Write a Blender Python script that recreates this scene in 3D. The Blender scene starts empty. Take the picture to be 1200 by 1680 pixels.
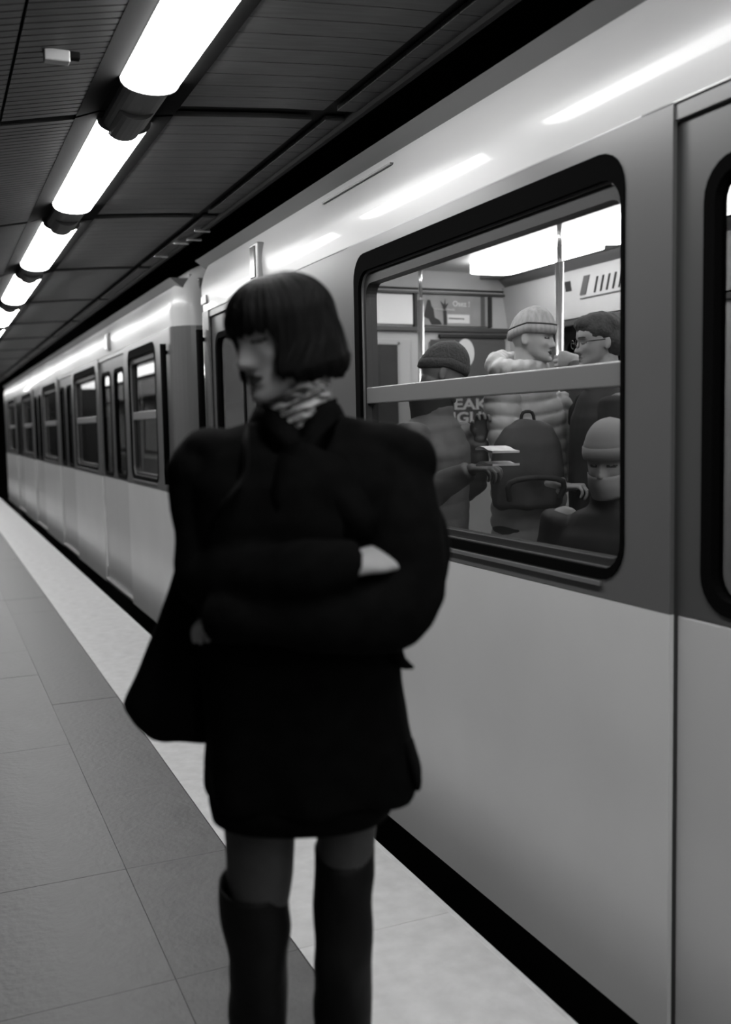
import bpy, bmesh, math, random
import numpy as np
from mathutils import Vector, Matrix, noise
random.seed(7)
SC = bpy.context.scene
COL = SC.collection
PI = math.pi

# ------------------------------------------------------------------ camera
# world: X across the platform towards the train, Y along the track away from us, Z up
F = 1633.0; CH = 1.45
_vp = (-115.0, 712.0); _roll = .02
_D = Vector((_vp[0]-600, _vp[1]-840, F)).normalized()
_dn = Vector((_roll, 1, -(_roll*_D.x+_D.y)/_D.z)).normalized()
_R = _dn.cross(_D); _U = -_dn
cam = bpy.data.cameras.new('camera'); camo = bpy.data.objects.new('camera', cam); COL.objects.link(camo)
cx = Vector((_R.x, _D.x, _U.x)); cy = -Vector((_R.y, _D.y, _U.y)); cz = -Vector((_R.z, _D.z, _U.z))
camo.matrix_world = Matrix(((cx.x, cy.x, cz.x, 0), (cx.y, cy.y, cz.y, 0), (cx.z, cy.z, cz.z, CH), (0, 0, 0, 1)))
cam.sensor_fit = 'VERTICAL'; cam.sensor_height = 36.0; cam.sensor_width = 36.0
cam.lens = F*36/1680; cam.clip_start = .05; cam.clip_end = 200
cam.dof.use_dof = True; cam.dof.focus_distance = 3.7; cam.dof.aperture_fstop = 2.2
SC.camera = camo
def ray(x, y):
    v = Vector((x-600, y-840, F)); return Vector((v.dot(_R), v.dot(_D), v.dot(_U)))

# ------------------------------------------------------------------ world and exposure
w = bpy.data.worlds.new('world'); SC.world = w; w.use_nodes = True
w.node_tree.nodes['Background'].inputs[0].default_value = (.5, .5, .5, 1)
w.node_tree.nodes['Background'].inputs[1].default_value = .01
SC.view_settings.view_transform = 'Standard'; SC.view_settings.look = 'None'
SC.view_settings.gamma = 1; SC.view_settings.use_curve_mapping = False
SC.view_settings.exposure = 0.9
LAMP_E = 13.0        # platform tubes
STRIP_E = 5.0        # light strips inside the train

# ------------------------------------------------------------------ materials
def mat(name, v, rough=.6, metal=0, coat=0, spec=.5, nscale=0, namt=0, bump=0, bscale=60, emit=0, stretch=None, rvar=0):
    m = bpy.data.materials.new(name); m.use_nodes = True
    nt = m.node_tree; b = nt.nodes['Principled BSDF']
    b.inputs['Base Color'].default_value = (v, v, v, 1); b.inputs['Roughness'].default_value = rough
    b.inputs['Metallic'].default_value = metal; b.inputs['Coat Weight'].default_value = coat
    b.inputs['Specular IOR Level'].default_value = spec
    if emit:
        b.inputs['Emission Color'].default_value = (1, 1, 1, 1); b.inputs['Emission Strength'].default_value = emit
    tc = nt.nodes.new('ShaderNodeTexCoord'); mp = nt.nodes.new('ShaderNodeMapping')
    nt.links.new(tc.outputs['Object'], mp.inputs[0])
    if stretch: mp.inputs['Scale'].default_value = stretch
    if namt:
        n = nt.nodes.new('ShaderNodeTexNoise'); n.inputs['Scale'].default_value = nscale; n.inputs['Detail'].default_value = 6
        r = nt.nodes.new('ShaderNodeMapRange'); r.inputs['From Min'].default_value = .3; r.inputs['From Max'].default_value = .7
        r.inputs['To Min'].default_value = v*(1-namt); r.inputs['To Max'].default_value = v*(1+namt)
        nt.links.new(mp.outputs[0], n.inputs['Vector']); nt.links.new(n.outputs['Fac'], r.inputs['Value'])
        nt.links.new(r.outputs[0], b.inputs['Base Color'])
        if rvar:
            r2 = nt.nodes.new('ShaderNodeMapRange'); r2.inputs['From Min'].default_value = .3; r2.inputs['From Max'].default_value = .7
            r2.inputs['To Min'].default_value = rough-rvar; r2.inputs['To Max'].default_value = rough+rvar
            nt.links.new(n.outputs['Fac'], r2.inputs['Value']); nt.links.new(r2.outputs[0], b.inputs['Roughness'])
    if bump:
        n = nt.nodes.new('ShaderNodeTexNoise'); n.inputs['Scale'].default_value = bscale; n.inputs['Detail'].default_value = 5
        bp = nt.nodes.new('ShaderNodeBump'); bp.inputs['Strength'].default_value = bump; bp.inputs['Distance'].default_value = .01
        nt.links.new(mp.outputs[0], n.inputs['Vector']); nt.links.new(n.outputs['Fac'], bp.inputs['Height'])
        nt.links.new(bp.outputs[0], b.inputs['Normal'])
    return m
def glass(name, tint):
    m = bpy.data.materials.new(name); m.use_nodes = True; nt = m.node_tree
    for n in list(nt.nodes): nt.nodes.remove(n)
    out = nt.nodes.new('ShaderNodeOutputMaterial'); mx = nt.nodes.new('ShaderNodeMixShader')
    tr = nt.nodes.new('ShaderNodeBsdfTransparent'); gl = nt.nodes.new('ShaderNodeBsdfGlossy'); fr = nt.nodes.new('ShaderNodeFresnel')
    fr.inputs['IOR'].default_value = 1.45; gl.inputs['Roughness'].default_value = .03
    tr.inputs[0].default_value = (tint, tint, tint, 1)
    ge = nt.nodes.new('ShaderNodeNewGeometry'); sb_ = nt.nodes.new('ShaderNodeMath'); sb_.operation = 'SUBTRACT'; sb_.inputs[0].default_value = 1
    mu = nt.nodes.new('ShaderNodeMath'); mu.operation = 'MULTIPLY'; nt.links.new(ge.outputs['Backfacing'], sb_.inputs[1])
    nt.links.new(sb_.outputs[0], mu.inputs[0]); nt.links.new(fr.outputs[0], mu.inputs[1])   # reflect once, on the side that faces the ray
    nt.links.new(mu.outputs[0], mx.inputs[0]); nt.links.new(tr.outputs[0], mx.inputs[1]); nt.links.new(gl.outputs[0], mx.inputs[2])
    nt.links.new(mx.outputs[0], out.inputs[0]); return m
M = dict(
    slab=mat('platform_slab_stone', .10, .5, nscale=9, namt=.22, bump=.25, bscale=40, rvar=.04),
    slabd=mat('platform_slab_stone_dark', .082, .5, nscale=9, namt=.22, bump=.25, bscale=40, rvar=.04),
    joint=mat('slab_joint', .05, .9),
    edge=mat('edge_strip_paint', .52, .45, nscale=14, namt=.1, bump=.2, bscale=50),
    conc=mat('concrete', .05, .9, nscale=5, namt=.3),
    tunnel=mat('tunnel_black', .012, .95, nscale=4, namt=.3),
    wall=mat('station_wall', .22, .55, nscale=3, namt=.15),
    slat=mat('ceiling_slat', .05, .5, nscale=7, namt=.3, stretch=(1, 8, 1)),
    chan=mat('light_channel', .007, .9, spec=.05), joiner=mat('lamp_joiner', .1, .5), cjoint=mat('ceiling_joint', .008, .9),  # channel near black: the shade beside the lamps is put into its colour
    panel=mat('train_light_paint', .6, .28, spec=.5, coat=.15, nscale=2, namt=.04),
    band=mat('train_dark_band', .105, .3, coat=.3, nscale=2, namt=.05),
    leafup=mat('door_leaf_dark', .07, .35, coat=.2), leaflo=mat('door_leaf_light', .5, .35, coat=.2),
    cant=mat('train_cantrail_paint', .5, .3, coat=.15, nscale=2, namt=.03),
    roof=mat('train_roof', .25, .5, nscale=4, namt=.2),
    rubber=mat('black_rubber', .002, .9, spec=.03), under=mat('underframe', .015, .9),
    alu=mat('aluminium', .3, .35, metal=.7), bright=mat('bright_trim', .8, .2, metal=.8),
    transom=mat('transom', .2, .4, metal=.3), steel=mat('pole_steel', .6, .22, metal=.9),
    inwall=mat('interior_wall', .42, .45, nscale=5, namt=.06), inceil=mat('interior_ceiling', .5, .4),
    infloor=mat('interior_floor', .08, .5, nscale=30, namt=.3), indark=mat('interior_dark_strip', .05, .4),
    inroof=mat('interior_cove_dark', .16, .35),
    seat=mat('seat_plastic', .15, .4), adbg=mat('advert_paper', .25, .5, nscale=12, namt=.12), adw=mat('advert_white', .6, .5),
    addk=mat('advert_dark', .07, .6), adwall=mat('route_board_white', .8, .4),
    lamp=mat('lamp_diffuser', .9, .4, emit=LAMP_E), strip=mat('strip_diffuser', .9, .4, emit=STRIP_E),
    gun=mat('dark_glass_lens', .03, .15), box=mat('sensor_box_plastic', .35, .4),
    gl=glass('window_glass', .93), gld=glass('window_glass_lower', .62), glt=glass('window_glass_tinted', .45), glfar=glass('window_glass_dimmed', .4),  # lower and far car tints put dark reflections and dim interiors into the glass
    skin=mat('skin', .3, .5, spec=.4, nscale=40, namt=.04), skinm=mat('skin_mid', .17, .5, spec=.4, nscale=40, namt=.05), skind=mat('skin_darker', .09, .5, spec=.4, nscale=40, namt=.05),  # even skin tones: light, mid and darker
    lips=mat('lips', .035, .35), lash=mat('lash_and_brow', .02, .6), eyew=mat('eye_white', .5, .3),
    hair=mat('black_hair', .003, .5, spec=.12, nscale=5, namt=.4, stretch=(14, 14, 1.2), bump=.5, bscale=18),
    coat=mat('black_wool', .0032, .95, spec=.04, nscale=30, namt=.3, bump=.2, bscale=180),
    skirt=mat('black_skirt', .002, .9, spec=.04), tights=mat('grey_tights', .05, .6, spec=.3, nscale=60, namt=.08),
    boot=mat('black_suede_boot', .005, .6, spec=.15, nscale=12, namt=.4, bump=.3, bscale=25),
    bag=mat('black_leather_bag', .0022, .8, spec=.06, bump=.2, bscale=60), strap=mat('bag_strap', .003, .8, spec=.06),
    puffl=mat('light_puffer_fabric', .34, .42, spec=.4, nscale=20, namt=.08, bump=.1, bscale=30),
    beanie=mat('grey_knit', .2, .85, nscale=60, namt=.2, bump=.5, bscale=90, stretch=(1, 1, .15)),
    hatd=mat('dark_knit', .018, .9, nscale=60, namt=.3, bump=.5, bscale=90),
    jackd=mat('dark_jacket_fabric', .05, .6, spec=.3, nscale=15, namt=.2, bump=.2, bscale=20),
    jackb=mat('black_jacket_fabric', .025, .65, spec=.3, nscale=15, namt=.2), jackm=mat('grey_jacket_fabric', .11, .6, nscale=15, namt=.2),
    mask=mat('pale_face_mask', .3, .7), capl=mat('pale_cap', .2, .7), trou=mat('dark_trousers', .03, .8), shoe=mat('dark_shoe', .03, .5),
    paper=mat('newsprint', .7, .7, nscale=30, namt=.15), frame=mat('spectacle_frame', .01, .3), rim=mat('dark_rim', .022, .5, spec=.3),
    hood=mat('light_hood_fabric', .32, .6, nscale=20, namt=.1),
)
def zebra():
    m = bpy.data.materials.new('patterned_scarf'); m.use_nodes = True; nt = m.node_tree; b = nt.nodes['Principled BSDF']
    b.inputs['Roughness'].default_value = .7
    tc = nt.nodes.new('ShaderNodeTexCoord'); mp = nt.nodes.new('ShaderNodeMapping'); mp.inputs['Scale'].default_value = (1, 1, 3.2)
    mp.inputs['Rotation'].default_value = (.3, .35, 0)
    n = nt.nodes.new('ShaderNodeTexNoise'); n.inputs['Scale'].default_value = 22; n.inputs['Detail'].default_value = 2; n.inputs['Distortion'].default_value = 1.5
    r = nt.nodes.new('ShaderNodeValToRGB'); r.color_ramp.elements[0].position = .44; r.color_ramp.elements[1].position = .56
    r.color_ramp.elements[0].color = (.03, .03, .03, 1); r.color_ramp.elements[1].color = (.42, .42, .42, 1)
    nt.links.new(tc.outputs['Object'], mp.inputs[0]); nt.links.new(mp.outputs[0], n.inputs['Vector'])
    nt.links.new(n.outputs['Fac'], r.inputs[0]); nt.links.new(r.outputs[0], b.inputs['Base Color']); return m
M['scarf'] = zebra()

# ------------------------------------------------------------------ object helpers
def tag(o, label=None, cat=None, group=None, kind=None):
    if label: o['label'] = label
    if cat: o['category'] = cat
    if group: o['group'] = group
    if kind: o['kind'] = kind
    return o
def empty(name, loc=(0, 0, 0), rz=0, **k):
    o = bpy.data.objects.new(name, None); COL.objects.link(o); o.location = loc; o.rotation_euler = (0, 0, rz); o.empty_display_size = .1
    return tag(o, **k)
def link(name, me, parent=None, loc=None):
    o = bpy.data.objects.new(name, me); COL.objects.link(o)
    if parent: o.parent = parent
    if loc: o.location = loc
    return o
def finish(name, bm, m, parent=None, smooth=False, bevel=0, loc=None, me_only=False):
    bmesh.ops.recalc_face_normals(bm, faces=bm.faces)
    me = bpy.data.meshes.new(name); bm.to_mesh(me); bm.free()
    for mm in (m if isinstance(m, (list, tuple)) else [m]): me.materials.append(M[mm])
    if smooth: me.polygons.foreach_set('use_smooth', [True]*len(me.polygons))
    if me_only: return me
    o = link(name, me, parent, loc)
    if bevel:
        b = o.modifiers.new('bevel', 'BEVEL'); b.width = bevel; b.segments = 2; b.limit_method = 'ANGLE'
    return o
def bx(bm, a, b):
    x0, x1 = sorted((a[0], b[0])); y0, y1 = sorted((a[1], b[1])); z0, z1 = sorted((a[2], b[2]))
    v = [bm.verts.new(p) for p in ((x0,y0,z0),(x1,y0,z0),(x1,y1,z0),(x0,y1,z0),(x0,y0,z1),(x1,y0,z1),(x1,y1,z1),(x0,y1,z1))]
    for f in ((0,3,2,1),(4,5,6,7),(0,1,5,4),(1,2,6,5),(2,3,7,6),(3,0,4,7)): bm.faces.new([v[i] for i in f])
def box(name, a, b, m, parent=None, bevel=.003):
    bm = bmesh.new(); bx(bm, a, b); return finish(name, bm, m, parent, bevel=bevel)
def rrect(y0, y1, z0, z1, r, n=6):
    out = []
    for (cy_, cz_, a0) in ((y1-r, z1-r, 0), (y0+r, z1-r, PI/2), (y0+r, z0+r, PI), (y1-r, z0+r, 1.5*PI)):
        for i in range(n+1):
            a = a0+PI/2*i/n; out.append((cy_+r*math.cos(a), cz_+r*math.sin(a)))
    return out
def ring(bm, x0, x1, outer, inner):
    "frame between two loops in the YZ plane, from x0 to x1"
    V = [[bm.verts.new((x, p[0], p[1])) for p in lp] for x in (x0, x1) for lp in (outer, inner)]
    n = len(outer)
    for i in range(n):
        j = (i+1) % n
        bm.faces.new((V[0][i], V[0][j], V[1][j], V[1][i])); bm.faces.new((V[2][i], V[3][i], V[3][j], V[2][j]))
        bm.faces.new((V[0][i], V[2][i], V[2][j], V[0][j])); bm.faces.new((V[1][i], V[1][j], V[3][j], V[3][i]))
def ringobj(name, x0, x1, outer, inner, m, parent):
    bm = bmesh.new(); ring(bm, x0, x1, outer, inner); return finish(name, bm, m, parent)
def plate(bm, x0, x1, loop):
    A = [bm.verts.new((x0, p[0], p[1])) for p in loop]; B = [bm.verts.new((x1, p[0], p[1])) for p in loop]
    bm.faces.new(A); bm.faces.new(B[::-1]); n = len(loop)
    for i in range(n): bm.faces.new((A[i], B[i], B[(i+1) % n], A[(i+1) % n]))
def cyl(bm, p0, p1, r, n=14):
    p0, p1 = Vector(p0), Vector(p1); d = (p1-p0).normalized(); u = d.orthogonal().normalized(); v = d.cross(u)
    A = [bm.verts.new(p0+r*(math.cos(2*PI*i/n)*u+math.sin(2*PI*i/n)*v)) for i in range(n)]
    B = [bm.verts.new(p1+r*(math.cos(2*PI*i/n)*u+math.sin(2*PI*i/n)*v)) for i in range(n)]
    for i in range(n): bm.faces.new((A[i], A[(i+1) % n], B[(i+1) % n], B[i]))
    bm.faces.new(A[::-1]); bm.faces.new(B)
def sweep(bm, prof, path, close=False):
    "prof: (x,z) points; path: (dx,y); quad skin"
    rows = [[bm.verts.new((x+dx, y, z)) for (x, z) in prof] for (dx, y) in path]
    n = len(prof)
    for a, b in zip(rows, rows[1:]):
        for i in range(n if close else n-1):
            j = (i+1) % n; bm.faces.new((a[i], a[j], b[j], b[i]))
    if close:
        bm.faces.new(rows[0]); bm.faces.new(rows[-1][::-1])
    return rows
def words(name, s, size, loc, rot, m, parent, depth=.001, bold=0):
    c = bpy.data.curves.new('t', 'FONT'); c.body = s; c.size = size; c.extrude = depth; c.offset = bold; c.resolution_u = 3
    t = bpy.data.objects.new('t', c); COL.objects.link(t)
    dg = bpy.context.evaluated_depsgraph_get(); me = bpy.data.meshes.new_from_object(t.evaluated_get(dg))
    bpy.data.objects.remove(t); me.materials.clear(); me.materials.append(M[m]); me.name = name
    o = link(name, me, parent); o.location = loc; o.rotation_euler = rot; return o

# ================================================================== STATION
# ---- platform
fl = empty('floor', kind='structure')
box('platform_base', (-3.2, -4, -1.1), (1.34, 40, -.03), 'conc', fl, 0)
def slab_mesh(wx, wy, m, dz):
    bm = bmesh.new(); bx(bm, (.0008, .0008, -.032), (wx-.0008, wy-.0008, dz)); return finish('floor_slab', bm, m, me_only=True)
P = .73
ys = [3.98 + P*k for k in range(-8, 40)]
s1 = slab_mesh(.345, P, 'slabd', 0); s2 = slab_mesh(.73, P, 'slab', 0); se = slab_mesh(.475, P*2, 'edge', .002)
for k, y in enumerate(ys):
    link('floor_slab', s1, fl, (.52, y, random.uniform(-.0015, .0005)))
    for c in range(5):
        if y < 14 or c < 2: link('floor_slab', s2, fl, (.52-.73*(c+1), y, random.uniform(-.0015, .0005)))
for y in ys[::2]: link('edge_slab', se, fl, (.8655, y, 0))
box('far_floor', (-3.2, 14, -.03), (-.94, 40, -.002), 'slab', fl, 0)
# edge lip along the strip
box('edge_nosing', (1.34, -4, -.09), (1.362, 40, 0), 'edge', fl, .004)
# ---- track bed, tunnel
box('floor_trackbed', (1.34, -6, -1.3), (4.9, 42, -1.1), 'tunnel').__setitem__('kind', 'structure')
wl = box('wall_left', (-3.4, -5, -1.1), (-3.2, 42, 3.2), 'wall'); wl['kind'] = 'structure'
wr = box('wall_right', (4.7, -6, -1.3), (4.9, 42, 4.4), 'tunnel'); wr['kind'] = 'structure'
wf = box('wall_far', (-3.4, 41, -1.3), (4.9, 41.3, 4.4), 'tunnel'); wf['kind'] = 'structure'
wb = box('wall_back', (-3.4, -6.3, -1.3), (4.9, -6, 4.4), 'wall'); wb['kind'] = 'structure'
ct = box('ceiling_tunnel', (1.68, -6, 3.9), (4.9, 42, 4.4), 'tunnel'); ct['kind'] = 'structure'
# ---- curved slatted ceiling
ce = empty('ceiling', kind='structure')
CX = [-3.2, -2.2, -1.5, -1.0, -.5, -.2, 0, .3, .58, .88, 1.33, 1.67]
CZ = [2.02, 2.08, 2.16, 2.25, 2.37, 2.45, 2.5, 2.565, 2.62, 2.662, 2.70, 2.72]
def zc(x): return float(np.interp(x, CX, CZ))
bm = bmesh.new(); sweep(bm, [(x, z+.03) for x, z in zip(CX, CZ)]+[(1.67, 3.95), (-3.2, 3.3)], [(0, -6), (0, 41)], close=True)
finish('ceiling_backing', bm, 'cjoint', ce)
BAY = 2.03; Y0 = 3.93
def slat_bay(x0, x1, pitch, gap, L=BAY):
    bm = bmesh.new(); xs = [x0]+[x for x in CX if x0 < x < x1]+[x1]; n = int((L-.05)/pitch)
    for i in range(n):
        a = .03+i*pitch; b = a+pitch-gap
        sweep(bm, [(x, zc(x)) for x in xs]+[(x, zc(x)+.02) for x in xs[::-1]], [(0, a), (0, b)], close=True)
    return finish('ceiling_slats', bm, 'slat', me_only=True)
sa = slat_bay(-3.2, .285, .047, .009); sb = slat_bay(.295, .56, .047, .009)
sc_ = slat_bay(.93, 1.515, .127, .005); sd = slat_bay(1.575, 1.66, .127, .005)
bmc = bmesh.new(); sweep(bmc, [(.56, 2.615), (.65, 2.648), (.87, 2.652), (.93, 2.66), (.93, 2.69), (.56, 2.66)], [(0, .012), (0, BAY-.012)], close=True)
chm = finish('light_channel', bmc, 'chan', me_only=True)
for k in range(-4, 18):
    y = Y0+BAY*k
    for me in (sa, sb, sc_, sd): link('ceiling_slats', me, ce, (0, y, 0))['kind'] = 'stuff'
    link('light_channel', chm, ce, (0, y, 0))
box('trim_ceiling', (1.66, -6, 2.70), (1.685, 41, 2.9), 'cjoint').__setitem__('kind', 'structure')
# ---- tube lamps: half round diffuser, end caps, narrower joiner housing
def halfround(xc, z, wx, dz, n=12):
    return [(xc-wx*math.cos(PI*i/n), z-dz*math.sin(PI*i/n)**.8) for i in range(n+1)]
LW, LX, LZ = .100, .757, 2.648
def lamp(y, first):
    t = empty('ceiling_lamp', (LX, y, LZ), group='half-round tube lamps in a row along the ceiling', cat='lamp', label=first)
    bm = bmesh.new(); L = 1.53
    rows = sweep(bm, halfround(0, 0, LW, .05), [(0, 0), (0, .02), (0, L-.02), (0, L)])
    bm.faces.new(rows[0]); bm.faces.new(rows[-1][::-1])
    finish('diffuser', bm, 'lamp', t, smooth=True)
    bm = bmesh.new(); sweep(bm, halfround(0, 0, LW+.003, .052)+[(LW+.004, .02), (-LW-.004, .02)], [(0, -.012), (0, 0)], close=True)
    finish('end_cap', bm, 'joiner', t)
    bm = bmesh.new(); sweep(bm, halfround(0, 0, LW+.003, .052)+[(LW+.004, .02), (-LW-.004, .02)], [(0, L), (0, L+.012)], close=True)
    finish('end_cap', bm, 'joiner', t)
    bm = bmesh.new(); sweep(bm, halfround(0, 0, .084, .05)+[(.084, .01), (-.084, .01)], [(0, L+.012), (0, L+.23), (0, L+.23), (0, BAY-.012)], close=True)
    finish('joiner_housing', bm, 'joiner', t)
    bm = bmesh.new(); sweep(bm, halfround(0, 0, .070, .068)+[(.07, .02), (-.07, .02)], [(0, L+.24), (0, L+.26), (0, BAY+.03)], close=True)
    finish('joiner_collar', bm, 'joiner', t)
    return t
order = {-1: 'bright tube lamp cut off by the top edge of the photo, nearest one', 0: 'bright tube lamp just beyond the first ceiling joint, second in the row',
         1: 'bright tube lamp beyond the second ceiling joint, third in the row', 2: 'short looking bright tube lamp fourth in the row along the ceiling',
         3: 'small bright tube lamp fifth in the row, touching the left edge of the photo', 4: 'tiny bright tube lamp sixth in the row at the left edge'}
for k in range(-4, 15):
    lamp(4.03+BAY*k, order.get(k, 'distant tube lamp beyond the sixth, past the left edge of the photo' if k > 2 else 'tube lamp behind the camera in the same ceiling row'))
# small sensor box on the slats
t = empty('ceiling_sensor', (.39, 3.05, 2.0), label='small pale box hanging from the ribbed ceiling left of the tube lamps', cat='sensor')
t.location = (.415, 3.19, zc(.40))
box('housing', (-.045, -.02, -.035), (.03, .02, 0), 'box', t, .004); box('bracket', (.02, -.015, -.02), (.06, .015, .0), 'chan', t, .003)
for j, (x, y) in enumerate(((1.62, 6.75), (1.67, 6.6), (1.65, 6.3), (1.60, 7.3))):  # shiny bars put in for small bright reflections over the train
    o = box('glint_bar', (x-.05, y-.01, 2.69), (x+.05, y+.01, 2.705), 'bright'); tag(o, ('second','nearer middle','nearest','farthest')[j]+' small shiny metal bar put in for a bright reflection under the dark ceiling edge above the train', 'clip', 'shiny glint bars above the train')

# ================================================================== TRAIN
XS = 1.6; XF = 4.2; XM = (XS+XF)/2
ZB0, ZB1, ZT = -.10, .985, 2.17
def endpath(y0, y1, r=.18, ends=(True, True), depth=.5):
    p = []
    if ends[0]:
        p.append((depth, y0)); p += [(r-r*math.sin(a*PI/16), y0+r-r*math.cos(a*PI/16)) for a in range(0, 9)]
    else: p.append((0, y0))
    if ends[1]:
        p += [(r-r*math.cos(a*PI/16), y1-r+r*math.sin(a*PI/16)) for a in range(0, 9)]; p.append((depth, y1))
    else: p.append((0, y1))
    return p
def both(fn):
    "run a builder for the platform side and for the far side"
    for s in (1, -1): fn(s)
def mx(s, x): return x if s == 1 else XS+XF-x
def win(root, s, y0, y1, detail=True, part='window'):
    ga, gb = ('glfar', 'glfar') if y0 > 7 else ('gl', 'gld')  # far car panes: tint stands in for dark grazing reflections
    z0, z1 = 1.035, 2.12
    W = empty(part); W.parent = root
    X = lambda x: mx(s, x)
    out = rrect(y0-.06, y1+.06, ZB1+.002, ZT-.002, .0001); o2 = rrect(y0, y1, z0, z1, .10)
    ringobj('window_surround', X(XS-.006), X(XS+.05), out, o2, 'band', W)
    ringobj('gasket', X(XS-.010), X(XS+.03), rrect(y0, y1, z0, z1, .10), rrect(y0+.014, y1-.045, z0+.03, z1-.068, .075), 'rubber', W)
    ringobj('inner_frame', X(XS+.012), X(XS+.06), rrect(y0+.014, y1-.045, z0+.03, z1-.068, .075), rrect(y0+.03, y1-.07, z0+.055, z1-.115, .05), 'rim', W)
    ringobj('trim_line', X(XS+.004), X(XS+.02), rrect(y0+.012, y1-.043, z0+.026, z1-.066, .077), rrect(y0+.020, y1-.051, z0+.034, z1-.074, .07), 'alu', W)
    box('transom', (X(XS+.01), y0+.025, 1.535), (X(XS+.05), y1-.065, 1.60), 'transom', W, .004)
    bm = bmesh.new(); plate(bm, X(XS+.036), X(XS+.037), rrect(y0+.02, y1-.06, 1.60, z1-.10, .02)); finish('pane', bm, ga, W)
    bm = bmesh.new(); plate(bm, X(XS+.030), X(XS+.031), rrect(y0+.02, y1-.06, z0+.05, 1.535, .02)); finish('pane', bm, gb, W)
    if s == 1: box('sill_trim', (XS-.017, y0+.09, z0-.016), (XS-.006, y1-.08, z0-.003), 'alu', W, .002)
def door(root, s, y0, y1):
    X = lambda x: mx(s, x); ym = (y0+y1)/2; zt = 2.13
    D = empty('door_leaf_pair'); D.parent = root
    box('door_lintel', (X(XS), y0, zt), (X(XS+.06), y1, ZT), 'band', D, 0)
    for (a, b) in ((y0, ym), (ym, y1)):
        xo = XS+.014
        bm = bmesh.new(); bx(bm, (X(xo), a+.002, -.06), (X(xo+.035), b-.002, ZB1)); finish('leaf_lower', bm, 'leaflo', D, bevel=.006)
        ringobj('leaf_upper', X(xo), X(xo+.035), rrect(a+.002, b-.002, ZB1, zt, .0001), rrect(a+.11, b-.085, ZB1+.02, 2.02, .09), 'leafup', D)
        ringobj('gasket', X(xo-.006), X(xo+.03), rrect(a+.11, b-.085, ZB1+.02, 2.02, .09), rrect(a+.145, b-.12, ZB1+.055, 1.985, .06), 'rubber', D)
        bm = bmesh.new(); plate(bm, X(xo+.016), X(xo+.018), rrect(a+.13, b-.105, ZB1+.04, 2.0, .06)); finish('pane', bm, 'glt', D)
    for ya_, yb_, mm_ in ((y0-.03, y0+.009, 'leafup'), (ym-.007, ym+.007, 'rubber'), (y1-.009, y1+.03, 'leafup')):
        box('door_seal', (X(XS+.016), ya_, -.06), (X(XS+.06), yb_, zt), mm_, D, .002)
    if s == 1: box('sill_plate', (XS-.015, y0, -.085), (XS+.06, y1, -.06), 'alu', D, .002)
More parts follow.
